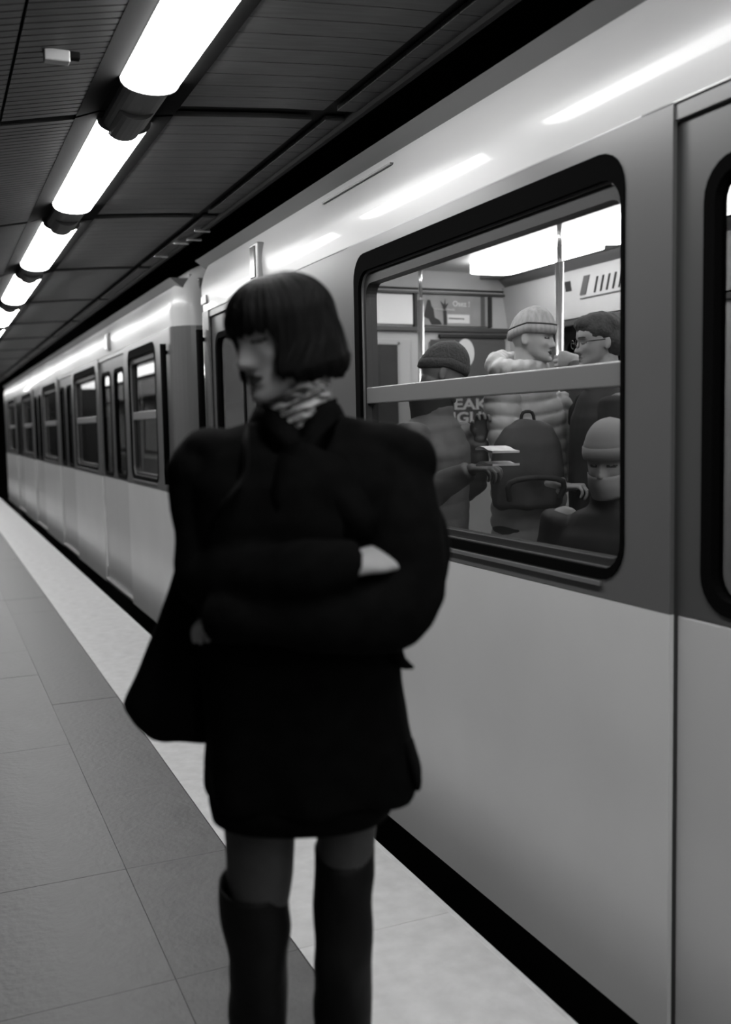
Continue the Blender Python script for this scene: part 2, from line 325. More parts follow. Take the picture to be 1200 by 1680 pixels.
def car(name, label, Y0_, Y1_, ends, wins, doors, extras):
    root = empty(name, (0, 0, 0), label=label, cat='train car', group='cars of the stopped metro train')
    r = .18; ya = Y0_+(r if ends[0] else 0); yb = Y1_-(r if ends[1] else 0)
    ops = sorted([(a-.06, b+.06, 'w') for a, b in wins]+[(a, b, 'd') for a, b in doors])
    for s in (1, -1):
        X = lambda x: mx(s, x)
        def skin(nm, prof, m, y0, y1, e=(False, False), smooth=False):
            bm = bmesh.new(); sweep(bm, prof, endpath(y0, y1, r, e))
            for v in bm.verts: v.co.x = X(v.co.x)
            o = finish(nm, bm, m, root, smooth=smooth)
            if len(prof) == 2:
                sd_ = o.modifiers.new('solid', 'SOLIDIFY'); sd_.thickness = .012; sd_.offset = 0
            return o
        # lower panels between doors
        cuts = [Y0_]+[v for d in sorted(doors) for v in d]+[Y1_]
        for i in range(0, len(cuts), 2):
            e = (ends[0] and i == 0, ends[1] and i == len(cuts)-2)
            if cuts[i+1]-cuts[i] > .02: skin('lower_panel', [(XS, ZB0), (XS, ZB1)], 'panel', cuts[i], cuts[i+1], e)
        # band posts between openings
        c = [Y0_]+[v for o_ in ops for v in o_[:2]]+[Y1_]
        for i in range(0, len(c), 2):
            e = (ends[0] and i == 0, ends[1] and i == len(c)-2)
            if c[i+1]-c[i] > .02: skin('band_panel', [(XS, ZB1), (XS, ZT)], 'band', c[i], c[i+1], e)
        # cantrail and shoulder of the roof
        prof = [(XS+.002, ZT), (XS-.001, 2.22), (XS-.006, 2.29)]+[(XS-.006+.345*(1-math.cos(a)), 2.29+.335*math.sin(a)) for a in [PI/2*i/12 for i in range(1, 13)]]
        skin('cantrail', prof, 'cant', Y0_, Y1_, ends, True)
        if s == 1: box('rain_strip', (XS-.006, ya, ZT-.004), (XS, yb, ZT+.002), 'alu', root, .001)
    for a, b in wins: both(lambda s: win(root, s, a, b))
    for a, b in doors: both(lambda s: door(root, s, a, b))
    box('roof', (XS+.3, Y0_+.02, 2.60), (XF-.3, Y1_-.02, 2.66), 'roof', root, .02)
    box('underframe', (XS+.25, Y0_+.1, -.75), (XF-.25, Y1_-.1, -.08), 'under', root, .02)
    for yy in (Y0_ if ends[0] else None, Y1_ if ends[1] else None):
        if yy is None: continue
        sg = 1 if yy == Y0_ else -1
        y_ = yy+sg*.002
        box('end_wall', (XS+.17, y_, -.08), (XM-.5, y_+sg*.04, 2.5), 'band', root, .01)
        box('end_wall', (XM+.5, y_, -.08), (XF-.17, y_+sg*.04, 2.5), 'band', root, .01)
        box('end_door', (XM-.5, y_+sg*.01, -.08), (XM+.5, y_+sg*.04, 2.5), 'leafup', root, .01)
    # ---- interior
    ia, ib = Y0_+.06, Y1_-.06
    box('interior_floor', (XS+.07, ia, -.05), (XF-.07, ib, 0), 'infloor', root, 0)
    box('interior_ceiling', (XS+.12, ia, 2.5), (XF-.12, ib, 2.53), 'inceil', root, 0)
    for s in (1, -1):
        X = lambda x: mx(s, x)
        XI = XF-.34 if s == -1 else None
        # wall cove panels above windows, far side pulled in
        n = max(1, int((ib-ia)/1.25)); L = (ib-ia)/n
        xi = XS+.35 if s == -1 else XS+.085
        for i in range(n):
            bm = bmesh.new(); xb, xt = (xi, xi+.05)
            sweep(bm, [(xb, 2.11), (xt, 2.40), (xt+.015, 2.40), (xb+.015, 2.11)] if s == -1 else [(xb, 2.14), (xb+.03, 2.40), (xb+.045, 2.40), (xb+.015, 2.14)],
                  [(0, ia+L*i+.006), (0, ia+L*(i+1)-.006)], close=True)
            for v in bm.verts: v.co.x = X(v.co.x)
            finish('cove_panel', bm, 'inwall', root)
        bm = bmesh.new(); sweep(bm, [(xi+.03, 2.40), (xi+.09, 2.46), (xi+.24, 2.455), (xi+.24, 2.50), (xi-.1, 2.50)], [(0, ia), (0, ib)], close=True)
        for v in bm.verts: v.co.x = X(v.co.x)
        finish('cove_trim', bm, 'inroof', root)
        if s == -1:
            box('wall_rail', (X(xi-.01), ia, 2.065), (X(xi+.02), ib, 2.10), 'indark', root, .003)
            # inner wall lining of the far side between its openings
            c = [ia]+[v for o_ in sorted([(a, b) for a, b in wins]+[(a+.05, b-.05) for a, b in doors]) for v in o_]+[ib]
            for i in range(0, len(c), 2):
                if c[i+1]-c[i] > .03: box('wall_lining', (X(XS+.08), c[i], 0), (X(xi), c[i+1], 2.08), 'inwall', root, .02)
            for a, b in wins:
                box('wall_lining', (X(XS+.08), a, 0), (X(xi), b, 1.0), 'inwall', root, .01)
                ringobj('inner_window_frame', X(xi-.0), X(xi+.02), rrect(a-.03, b+.03, 1.0, 2.08, .12), rrect(a+.02, b-.02, 1.05, 2.03, .1), 'rubber', root)
                if b-a > 1.2:
                    box('bench_seat', (X(xi), a+.05, .42), (X(xi+.42), b-.05, .47), 'seat', root, .02)
                    box('bench_seat_back', (X(xi), a+.05, .47), (X(xi+.06), b-.05, .92), 'seat', root, .02)
                    box('bench_seat_base', (X(xi), a+.1, 0), (X(xi+.32), b-.1, .42), 'inwall', root, .01)
        # light strips; the unseen near row is added to light the passengers
        y = ib-.45; 
        while y-1.1 > ia+.2:
            y2 = y-1.1; x0, x1 = xi+.26, xi+.57
            bm = bmesh.new()
            lp = rrect(y2, y, 0, x1-x0, .07, 4)
            A = [bm.verts.new((X(x0+q[1]), q[0], 2.425)) for q in lp]; B = [bm.verts.new((X(x0+q[1]), q[0], 2.5)) for q in lp]
            bm.faces.new(A); n_ = len(lp)
            for i in range(n_): bm.faces.new((A[i], B[i], B[(i+1) % n_], A[(i+1) % n_]))
            finish('light_strip', bm, 'strip', root)
            y = y2-.07
    return root
W1 = [(2.03, 3.735)]; D1 = [(.23, 1.86), (4.42, 6.02)]
car1 = car('train_car', 'pale metro car with dark window band right behind the woman, passengers inside', -3.6, 6.32, (True, True), W1+[(-1.9, -.1)], D1, None)
car2 = car('train_car', 'second metro car beyond the coupling gap, receding towards the left edge', 6.92, 24.5, (True, True),
           [(7.62, 8.74), (10.6, 12.3), (14.15, 15.9), (17.75, 19.6), (21.4, 23.2)], [(8.95, 10.4), (12.5, 13.95), (16.1, 17.55), (19.8, 21.2)], None)
# upright black handrail bars by the car ends, indicator, marks
for rt, y in ((car2, 7.19), (car1, 6.13)):
    bm = bmesh.new(); cyl(bm, (XS-.035, y, 1.05), (XS-.035, y, 2.06), .022); cyl(bm, (XS-.035, y, 1.10), (XS+.01, y, 1.10), .014); cyl(bm, (XS-.035, y, 2.0), (XS+.01, y, 2.0), .014)
    finish('handrail', bm, 'rubber', rt, smooth=True)
ind = empty('door_indicator'); ind.parent = car1
box('indicator_housing', (XS-.03, 4.93, 2.2), (XS+.01, 5.06, 2.39), 'alu', ind, .006); box('indicator_lens', (XS-.036, 4.96, 2.215), (XS-.028, 5.04, 2.375), 'gun', ind, .004)
box('number_plate', (XS-.012, 6.04, 2.215), (XS-.004, 6.16, 2.262), 'alu', car1, .001)
ind = empty('door_indicator'); ind.parent = car2
box('indicator_housing', (XS-.03, 9.6, 2.2), (XS+.01, 9.72, 2.36), 'alu', ind, .006); box('indicator_lens', (XS-.036, 9.62, 2.215), (XS-.028, 9.70, 2.345), 'gun', ind, .004)
bm = bmesh.new(); bx(bm, (1.604, 3.40, 2.405), (1.618, 4.1, 2.412)); finish('roof_groove', bm, 'seat', car1)
bm = bmesh.new()
for i in range(7): bx(bm, (XM-.55, 6.375+.07*i, 0), (XM+.55, 6.41+.07*i, 2.3)); bx(bm, (XM-.5, 6.375+.07*i, .05), (XM+.5, 6.445+.07*i, 2.25))
finish('gangway_bellows', bm, 'rubber', car2)

# ---- end wall inside car 1 (faces us), adverts
YE = 6.20
ew = empty('end_partition'); ew.parent = car1
box('partition_sheet', (XS+.07, YE, 0), (3.86, YE+.03, 2.5), 'inwall', ew, 0)
def fl_(name, x0, x1, z0, z1, m, dy=.0, th=.02, par=None, bev=.003): return box(name, (x0, YE-dy-th, z0), (x1, YE-dy, z1), m, par or ew, bev)
fl_('partition_rail', 2.4, 3.86, 2.085, 2.115, 'indark', th=.035); fl_('partition_rail', 2.4, 3.86, 2.34, 2.355, 'indark', th=.03); fl_('partition_rail', 2.4, 3.86, 2.37, 2.38, 'rim', th=.02)
fl_('route_board', 2.72, 3.07, 2.13, 2.33, 'adwall'); fl_('board_frame', 3.075, 3.10, 2.115, 2.34, 'rim', th=.03)
ad = fl_('advert', 3.13, 3.66, 2.125, 2.335, 'adbg', par=car1)
fl_('advert_stripe', 3.60, 3.635, 2.125, 2.335, 'addk', dy=.02, th=.003, par=ad); fl_('advert_box', 3.335, 3.51, 2.145, 2.205, 'adw', dy=.02, th=.003, par=ad)
fl_('advert_stripe', 3.665, 3.69, 2.12, 2.335, 'rim', th=.03, par=ad)
bm = bmesh.new()
def poly(bm, pts, y): 
    A = [bm.verts.new((x, y, z)) for x, z in pts]; B = [bm.verts.new((x, y+.003, z)) for x, z in pts]
    bm.faces.new(A); bm.faces.new(B[::-1])
    for i in range(len(pts)): bm.faces.new((A[i], B[i], B[(i+1) % len(pts)], A[(i+1) % len(pts)]))
poly(bm, [(3.145, 2.19), (3.165, 2.24), (3.18, 2.30), (3.20, 2.30), (3.21, 2.26), (3.225, 2.24), (3.235, 2.18), (3.27, 2.165), (3.29, 2.135), (3.21, 2.132), (3.19, 2.17), (3.165, 2.18)], YE-.024)
poly(bm, [(3.305, 2.132), (3.33, 2.132), (3.325, 2.25), (3.345, 2.285), (3.32, 2.27), (3.318, 2.31), (3.308, 2.27), (3.28, 2.295), (3.30, 2.25)], YE-.024)
finish('advert_figure', bm, 'rim', ad)
RX = (PI/2, 0, 0)
words('advert_words', 'Osez !', .052, (3.375, YE-.024, 2.262), RX, 'adw', ad, bold=.0006)
words('advert_words', "immersion, le francais", .019, (3.225, YE-.024, 2.232), RX, 'adw', ad)
words('advert_words', "francisation.ca", .021, (3.345, YE-.025, 2.172), RX, 'addk', ad)
# partition door with dark window
fl_('partition_door', 2.62, 3.045, 0, 2.03, 'adwall' if 0 else 'inwall', th=.018); fl_('door_glass', 2.745, 2.945, 1.35, 1.99, 'gun', dy=.018, th=.004)
for (a, b, c, d) in ((2.725, 2.745, 1.33, 2.01), (2.945, 2.965, 1.33, 2.01), (2.725, 2.965, 1.99, 2.01), (2.725, 2.965, 1.33, 1.35)): fl_('door_glass_frame', a, b, c, d, 'box', dy=.018, th=.01)
fl_('equipment_panel', 3.28, 3.80, 1.72, 2.06, 'addk', th=.015); fl_('equipment_panel_top', 3.27, 3.81, 2.045, 2.07, 'rim', th=.03)
# language course poster
po = fl_('poster', 3.20, 3.80, 1.36, 2.03, 'addk', dy=.018, th=.008, par=car1)
bm = bmesh.new(); poly(bm, [(3.47+.07*math.cos(a*PI/12), 1.97+.10*math.sin(a*PI/12)-.03) for a in range(24)], YE-.031); finish('poster_disc', bm, 'adw', po)
words('poster_words', 'SPEAK', .105, (3.225, YE-.030, 1.548), RX, 'adw', po, bold=.003).scale = (1.42, 1, 1)
words('poster_words', 'ENGLISH', .105, (3.212, YE-.030, 1.455), RX, 'adw', po, bold=.003).scale = (1.33, 1, 1)
# advert with slanted stripes on the far cove of car 1
XI = XS+XF-(XS+.35)-.012
ad2 = empty('striped_advert', (XI, 0, 0)); ad2.parent = car1
def slope_box(name, y0, y1, z0, z1, m, par, lift=.0, sl=0):
    bm = bmesh.new(); f = lambda z: -(z-2.11)/.29*.05-lift
    pts = [(y0, z0), (y1, z0), (y1-sl, z1), (y0-sl, z1)]
    A = [bm.verts.new((f(z), y, z)) for y, z in pts]; B = [bm.verts.new((f(z)-.004, y, z)) for y, z in pts]
    bm.faces.new(A); bm.faces.new(B[::-1])
    for i in range(4): bm.faces.new((A[i], B[i], B[(i+1) % 4], A[(i+1) % 4]))
    return finish(name, bm, m, par)
slope_box('advert_sheet', 4.3, 5.52, 2.12, 2.38, 'inwall', ad2)
slope_box('advert_diamond', 5.24, 5.30, 2.24, 2.35, 'addk', ad2, .005, .07); slope_box('advert_line', 4.5, 5.3, 2.215, 2.222, 'addk', ad2, .005)
for i in range(8): slope_box('advert_slash', 5.14-.06*i, 5.155-.06*i, 2.24, 2.33, 'rim', ad2, .005, .05)
slope_box('advert_mark', 5.38, 5.44, 2.28, 2.34, 'rim', ad2, .005)
# grab poles
for (x, y) in ((2.85, 4.13), (2.85, 5.63)):
    g = empty('grab_pole'); g.parent = car1
    bm = bmesh.new(); cyl(bm, (x, y, 0), (x, y, 2.22), .021); finish('pole_tube', bm, 'steel', g, smooth=True)
    bm = bmesh.new(); cyl(bm, (x, y, 2.2), (x, y, 2.5), .012); cyl(bm, (x, y, 2.47), (x, y, 2.5), .04); finish('pole_bracket', bm, 'steel', g, smooth=True)
bm = bmesh.new(); cyl(bm, (2.62, -3, 2.40), (2.62, 6.1, 2.40), .016); finish('grab_rail', bm, 'steel', car1, smooth=True)

# ================================================================== FIGURES
def vlerp(a, b, t): return a+(b-a)*t
def tube(bm, pts, rad, ref=(0, 0, 1), n=16, sub=3, caps=1.0):
    "closed swept tube; rad entries r or (side, ref-wise); smooth interpolation; rounded ends"
    P_ = [Vector(p) for p in pts]; R_ = [(r, r) if not isinstance(r, (tuple, list)) else tuple(r) for r in rad]
    Q, S = [], []
    m = len(P_)
    for i in range(m-1):
        p0, p1, p2, p3 = P_[max(i-1, 0)], P_[i], P_[i+1], P_[min(i+2, m-1)]
        for j in range(sub):
            t = j/sub; t2, t3 = t*t, t*t*t
            Q.append(.5*((2*p1)+(p2-p0)*t+(2*p0-5*p1+4*p2-p3)*t2+(3*p1-p0-3*p2+p3)*t3))
            e = t*t*(3-2*t); S.append((R_[i][0]+(R_[i+1][0]-R_[i][0])*e, R_[i][1]+(R_[i+1][1]-R_[i][1])*e))
    Q.append(P_[-1]); S.append(R_[-1])
    T = [(Q[min(i+1, len(Q)-1)]-Q[max(i-1, 0)]).normalized() for i in range(len(Q))]
    ref = Vector(ref); u = None; rows = []
    def frame(t):
        nonlocal u
        if u is None:
            v = ref-t*ref.dot(t)
            if v.length < .05: v = t.orthogonal()
            u = v.normalized()
        else:
            u = (u-t*u.dot(t)).normalized()
        return u, t.cross(u)
    fr = [frame(t) for t in T]
    def rowf(c, f, a, b):
        uu, vv = f
        return [bm.verts.new(c+vv*a*math.cos(2*PI*k/n)+uu*b*math.sin(2*PI*k/n)) for k in range(n)]
    cap = caps*min(S[0])
    if caps:
        for q in (.92, .6, .3):
            z = math.sqrt(1-q*q) if False else q
            rows.append(rowf(Q[0]-T[0]*cap*z*.9, fr[0], S[0][0]*math.sqrt(1-z*z), S[0][1]*math.sqrt(1-z*z)))
    for q, f, s in zip(Q, fr, S): rows.append(rowf(q, f, s[0], s[1]))
    cap = caps*min(S[-1])
    if caps:
        for z in (.3, .6, .92): rows.append(rowf(Q[-1]+T[-1]*cap*z*.9, fr[-1], S[-1][0]*math.sqrt(1-z*z), S[-1][1]*math.sqrt(1-z*z)))
    for a, b in zip(rows, rows[1:]):
        for k in range(n): bm.faces.new((a[k], a[(k+1) % n], b[(k+1) % n], b[k]))
    bm.faces.new(rows[0][::-1]); bm.faces.new(rows[-1])
def ell(bm, c, r, rot=None, n=16):
    m = Matrix.Translation(c) @ (rot.to_4x4() if rot else Matrix.Identity(4)) @ Matrix.Diagonal((r[0], r[1], r[2], 1))
    bmesh.ops.create_uvsphere(bm, u_segments=n, v_segments=n//2+2, radius=1, matrix=m)
def loft(bm, rings):
    "rings: list of lists of points, closed solid"
    rows = [[bm.verts.new(p) for p in r] for r in rings]; n = len(rows[0])
    for a, b in zip(rows, rows[1:]):
        for k in range(n): bm.faces.new((a[k], a[(k+1) % n], b[(k+1) % n], b[k]))
    bm.faces.new(rows[0][::-1]); bm.faces.new(rows[-1])
def sring(cx_, cy_, z, a, b, n=40, e=.8, tilt=0):
    out = []
    for k in range(n):
        t = 2*PI*k/n; c, s = math.cos(t), math.sin(t)
        out.append(Vector((cx_+a*math.copysign(abs(c)**e, c), cy_+b*math.copysign(abs(s)**e, s), z)))
    return out
def remesh(name, bm, voxel, mats, parent, smooth=2, disp=None, matf=None, decim=None):
    me = bpy.data.meshes.new(name); bmesh.ops.recalc_face_normals(bm, faces=bm.faces); bm.to_mesh(me); bm.free()
    o = bpy.data.objects.new(name, me); COL.objects.link(o)
    r = o.modifiers.new('r', 'REMESH'); r.mode = 'VOXEL'; r.voxel_size = voxel; r.use_smooth_shade = True
    if smooth: s = o.modifiers.new('s', 'SMOOTH'); s.factor = .5; s.iterations = smooth
    dg = bpy.context.evaluated_depsgraph_get(); m2 = bpy.data.meshes.new_from_object(o.evaluated_get(dg))
    bpy.data.objects.remove(o); bpy.data.meshes.remove(me)
    nv = len(m2.vertices)
    if disp:
        co = np.empty(nv*3, np.float32); m2.vertices.foreach_get('co', co); co = co.reshape(-1, 3)
        no = np.empty(nv*3, np.float32); m2.vertices.foreach_get('normal', no); no = no.reshape(-1, 3)
        co = co+disp(co, no); m2.vertices.foreach_set('co', co.astype(np.float32).ravel()); m2.update()
    m2.materials.clear()
    for k in mats: m2.materials.append(M[k])
    nf = len(m2.polygons)
    if matf:
        ce_ = np.empty(nf*3, np.float32); m2.polygons.foreach_get('center', ce_); ce_ = ce_.reshape(-1, 3)
        m2.polygons.foreach_set('material_index', matf(ce_).astype(np.int32))
    m2.polygons.foreach_set('use_smooth', np.ones(nf, bool)); m2.name = name
    return link(name, m2, parent)
def fnoise(co, sx, sy, sz, seed=0):
    "cheap smooth pseudo noise from summed sines"
    rs = np.random.RandomState(seed); v = 0
    for i in range(5):
        d = rs.normal(size=3)*np.array([sx, sy, sz]); v = v+np.sin(co@d+rs.uniform(0, 6.3))/(1+.3*i)
    return v/3

# ---- head in its own frame: x to the figure's left, +y forward, z up, origin between the ears at eye height
HT = [(-.110, .014, .080, -.052), (-.104, .028, .089, -.03), (-.090, .041, .091, .0), (-.070, .052, .087, .04), (-.045, .060, .086, .075),
      (-.02, .067, .086, .09), (0, .070, .086, .097), (.03, .074, .091, .102), (.06, .070, .084, .096), (.082, .056, .066, .080), (.097, .034, .042, .052), (.104, .012, .014, .02)]
def g(x, s): return math.exp(-(x/s)**2)
def head(bm, mtx, fem=True, nz=64, na=80, ears=True):
    T_ = np.array(HT); rings = []
    for i in range(nz):
        t = i/(nz-1); z = -.110+.214*(.5-.5*math.cos(PI*t))*.5+.214*t*.5
        wd, fr, bk = (float(np.interp(z, T_[:, 0], T_[:, c])) for c in (1, 2, 3))
        if not fem: wd *= 1.04
        rg = []
        for k in range(na):
            a = 2*PI*k/na; s, c = math.sin(a), math.cos(a)
            cyc = (fr-bk)/2; hl = (fr+bk)/2
            x = wd*math.copysign(abs(s)**.9, s); y = cyc+hl*math.copysign(abs(c)**.85, c)
            if c > 0 and fr > .04:
                q = min(1, c*1.6)
                d = 0
                nb = float(np.interp(z, [-.052, -.047, -.040, -.034, -.025, -.01, .006, .02], [0, .010, .024, .026, .020, .012, .004, 0]))
                sg = float(np.interp(z, [-.045, -.035, -.02, .0], [.0155, .0150, .010, .0085]))
                d += nb*g(x, sg)
                d += .005*g(abs(x)-.012, .006)*g(z+.042, .007)
                d -= .013*(g(abs(x)-.031, .016)*g(z+.001, .012))
                d += .008*g(abs(x)-.031, .0125)*g(z+.003, .0085)
                d += .004*g(z-.019, .008)*g(abs(x)-.026, .025)
                d += (.0075*g(z+.0615, .0042)+.0075*g(z+.0725, .005))*g(x, .019)
                d -= .0035*g(z+.067, .0024)*g(x, .024)
                d -= .004*g(z+.084, .006)*g(x, .02)
                d += .006*g(z+.099, .012)*g(x, .018)
                d += .004*g(abs(x)-.045, .016)*g(z+.03, .016)
                d -= .003*g(abs(x)-.045, .014)*g(z+.06, .016)
                y += d*q
            rg.append(mtx @ Vector((x, y, z if ears or z < .05 else .05+(z-.05)*.72)))
        rings.append(rg)
    loft(bm, rings)
    for s in (1, -1) if ears else ():   # ears
        R = Matrix.Rotation(s*.35, 3, 'Z'); Rm = (mtx.to_3x3() @ R)
        ell(bm, mtx @ Vector((s*.073, -.012, -.012)), (.008, .018, .031), Rm, 12)
        ell(bm, mtx @ Vector((s*.075, -.008, -.032)), (.006, .009, .010), Rm, 8)
def face_mat(mtx, closed=True, lips=1, lash=2, eye=None):
    inv = np.array(mtx.inverted())
    def f(c, base=None):
        p = c@inv[:3, :3].T+inv[:3, 3]; x, y, z = p.T; ax = np.abs(x)
        idx = np.zeros(len(c), int)
        inr = (ax < .08) & (y > .03) & (z > -.12) & (z < .11)
        lp = inr & (ax < .0235) & (np.abs(z+.067) < .0105*(1-(ax/.026)**2)) & (y > .07)
        idx[lp] = lips
        cz_ = -.0085+.18*(ax-.031)**2/.014 if closed else -.001
        ls = inr & (np.abs(ax-.031) < .0150) & (np.abs(z-(-.0065+(ax-.031)**2*14)) < (.0030 if closed else .0036))
        idx[ls] = lash
        bw = inr & (np.abs(ax-.030) < .019) & (np.abs(z-.0205+(ax-.030)**2*9) < .0032)
        idx[bw] = lash
        return idx
    return f
def hand(bm, wrist, d, nrm, side, curl=.5, s=1.0, spread=.10, thumb=.8):
    "wrist point, finger direction, back-of-hand normal, side=+1 thumb towards d x nrm"
    W_ = Vector(wrist); d = Vector(d).normalized(); nrm = Vector(nrm); nrm = (nrm-d*nrm.dot(d)).normalized(); lat = d.cross(nrm)*side
    tube(bm, [W_-d*.02*s, W_+d*.02*s, W_+d*.055*s, W_+d*.085*s], [(.024*s, .019*s), (.031*s, .016*s), (.040*s, .014*s), (.040*s, .011*s)], ref=nrm, n=14)
    for i, (L, r) in enumerate(((.068, .0086), (.077, .0088), (.071, .0084), (.056, .0076))):
        off = (1.5-i)*.0205*s; p = W_+d*(.082-.004*abs(i-1.2))*s+lat*off
        a = (1.5-i)*spread; dd = (d*math.cos(a)+lat*math.sin(a)); pts = [p-dd*.02*s, p]; ang = 0
        for j, fr_ in enumerate((.45, .31, .24)):
            ang += curl*(.75, 1.1, .7)[j]; v = dd*math.cos(ang)-nrm*math.sin(ang); p = p+v*L*fr_*s; pts.append(p)
        tube(bm, pts, [r*s, r*1.05*s, r*s, r*.92*s, r*.8*s], ref=lat, n=10, sub=2)
    p = W_+d*.02*s+lat*.024*s; v = (d*.6+lat*thumb-nrm*.35*(1+curl)).normalized(); q = p+v*.036*s
    v2 = (d*.9+lat*thumb*.4-nrm*.35*(1+curl)).normalized(); r_ = q+v2*.028*s; e = r_+(v2-nrm*curl*.3).normalized()*.022*s
    tube(bm, [p-v*.015*s, p, q, r_, e], [.012*s, .013*s, .0105*s, .0098*s, .008*s], ref=nrm, n=10, sub=2)

# ================================================================== WOMAN
YAWV = Vector((-cz.x, -cz.y, 0)).normalized(); RIGHT = Vector((YAWV.y, -YAWV.x, 0))
D0 = 1.775
def rl(x, y):
    v = ray(x, y); return Vector((v.dot(RIGHT), v.dot(YAWV), v.z))
_v = rl(493, 2040); _x0 = _v.x*D0/_v.y
WROOT = YAWV*D0+RIGHT*_x0
woman = empty('person', (WROOT.x, WROOT.y, 0), math.atan2(RIGHT.y, RIGHT.x), cat='person',
              label='person in black oversized coat and thigh-high boots, dark bob, arms crossed, looking down aside')
def Pw(px, py, dy=0.0):
    v = rl(px, py); t = (D0+dy)/v.y; return Vector((v.x*t-_x0, dy, CH+v.z*t))
PX = D0/F
HY, HP, HR = math.radians(50), math.radians(15), math.radians(3)
hc = Pw(463, 543, 0)
fwd = Vector((-math.sin(HY)*math.cos(HP), -math.cos(HY)*math.cos(HP), -math.sin(HP)))
hx = fwd.cross(Vector((0, 0, 1))).normalized(); hup = hx.cross(fwd).normalized()
hm = Matrix(((hx.x, fwd.x, hup.x, hc.x), (hx.y, fwd.y, hup.y, hc.y), (hx.z, fwd.z, hup.z, hc.z), (0, 0, 0, 1))) @ Matrix.Rotation(HR, 4, 'Y')
bm = bmesh.new(); head(bm, hm, ears=False)   # ears lie under the bob
neckb = Pw(490, 715, .03)
tube(bm, [hm @ Vector((0, -.02, -.03)), hm @ Vector((0, -.02, -.085)), vlerp(hm @ Vector((0, -.02, -.085)), neckb, .6), neckb], [.052, .050, .053, .06], ref=(0, -1, 0))
# torso
tube(bm, [Pw(492, 1240), Pw(492, 1130), Pw(492, 1040), Pw(495, 900), Pw(496, 790), Pw(494, 735, .01)], [(.13, .09), (.13, .09), (.11, .08), (.12, .085), (.13, .075), (.09, .055)], ref=(0, 1, 0), n=24)
# arms (R = her right, image left)
aR = [Pw(370, 785), Pw(345, 860, -.005), Pw(348, 945, -.04)]; fR = [Pw(400, 956, -.13), Pw(500, 938, -.195), Pw(568, 927, -.19)]
aL = [Pw(620, 785), Pw(662, 880, -.05), Pw(668, 970, -.10)]; fL = [Pw(610, 1005, -.15), Pw(480, 1015, -.185), Pw(370, 1018, -.17)]
tube(bm, aR+fR, [.042, .040, .038, .038, .031, .024]); tube(bm, aL+fL, [.042, .040, .038, .038, .031, .024])
hand(bm, Pw(574, 928, -.19), Pw(655, 910, -.115)-Pw(574, 928, -.19), (.15, -.45, 1), -1, curl=.25, s=.93, spread=.05, thumb=.25)
hand(bm, Pw(384, 1014, -.168), Pw(318, 1016, -.09)-Pw(384, 1014, -.168), (0, -.25, 1), 1, curl=.55, s=.80, spread=.05, thumb=.3)
# legs down to the feet
def zline(px, z, dy=0): # point on the column px at height z
    a, b = Pw(px, 1300, dy), Pw(px, 1680, dy); t = (z-a.z)/(b.z-a.z); return a+(b-a)*t
legs = {}
for sd_, (h, k1, k2, an) in {'r': (427, 427, 424, 424), 'l': (570, 567, 563, 565)}.items():
    top = zline(h, .86); thigh = zline(k1, .66); knee = zline(k2, .47, -.01); calf = zline(k2, .33, .02); ank = zline(an, .10, .02)
    legs[sd_] = (top, thigh, knee, calf, ank)
    tube(bm, [top, thigh, knee, calf, ank, ank-Vector((0, 0, .03))], [(.072, .075), (.050, .052), (.043, .046), (.043, .047), (.031, .033), .03], ref=(0, 1, 0), n=20)
    tube(bm, [ank+Vector((0, .03, -.03)), ank+Vector((0, -.06, -.055)), ank+Vector((0, -.14, -.078))], [(.030, .028), (.036, .025), (.034, .013)], ref=(0, 0, 1))
fm = face_mat(hm)
def wmat(c): return fm(c)
remesh('body', bm, .0032, ['skin', 'lips', 'lash'], woman, smooth=1, matf=wmat)

# tights over the thighs (show between hem and boots)
for sd_ in ('r', 'l'):
    top, thigh, knee, calf, ank = legs[sd_]
    bm = bmesh.new(); tube(bm, [top, thigh, vlerp(thigh, knee, .6)], [(.081, .083), (.0625, .065), (.050, .052)] if sd_ == 'r' else [(.074, .078), (.052, .054), (.045, .046)], ref=(0, 1, 0), n=28, sub=6)
    finish('tights', bm, 'tights', woman, smooth=True)
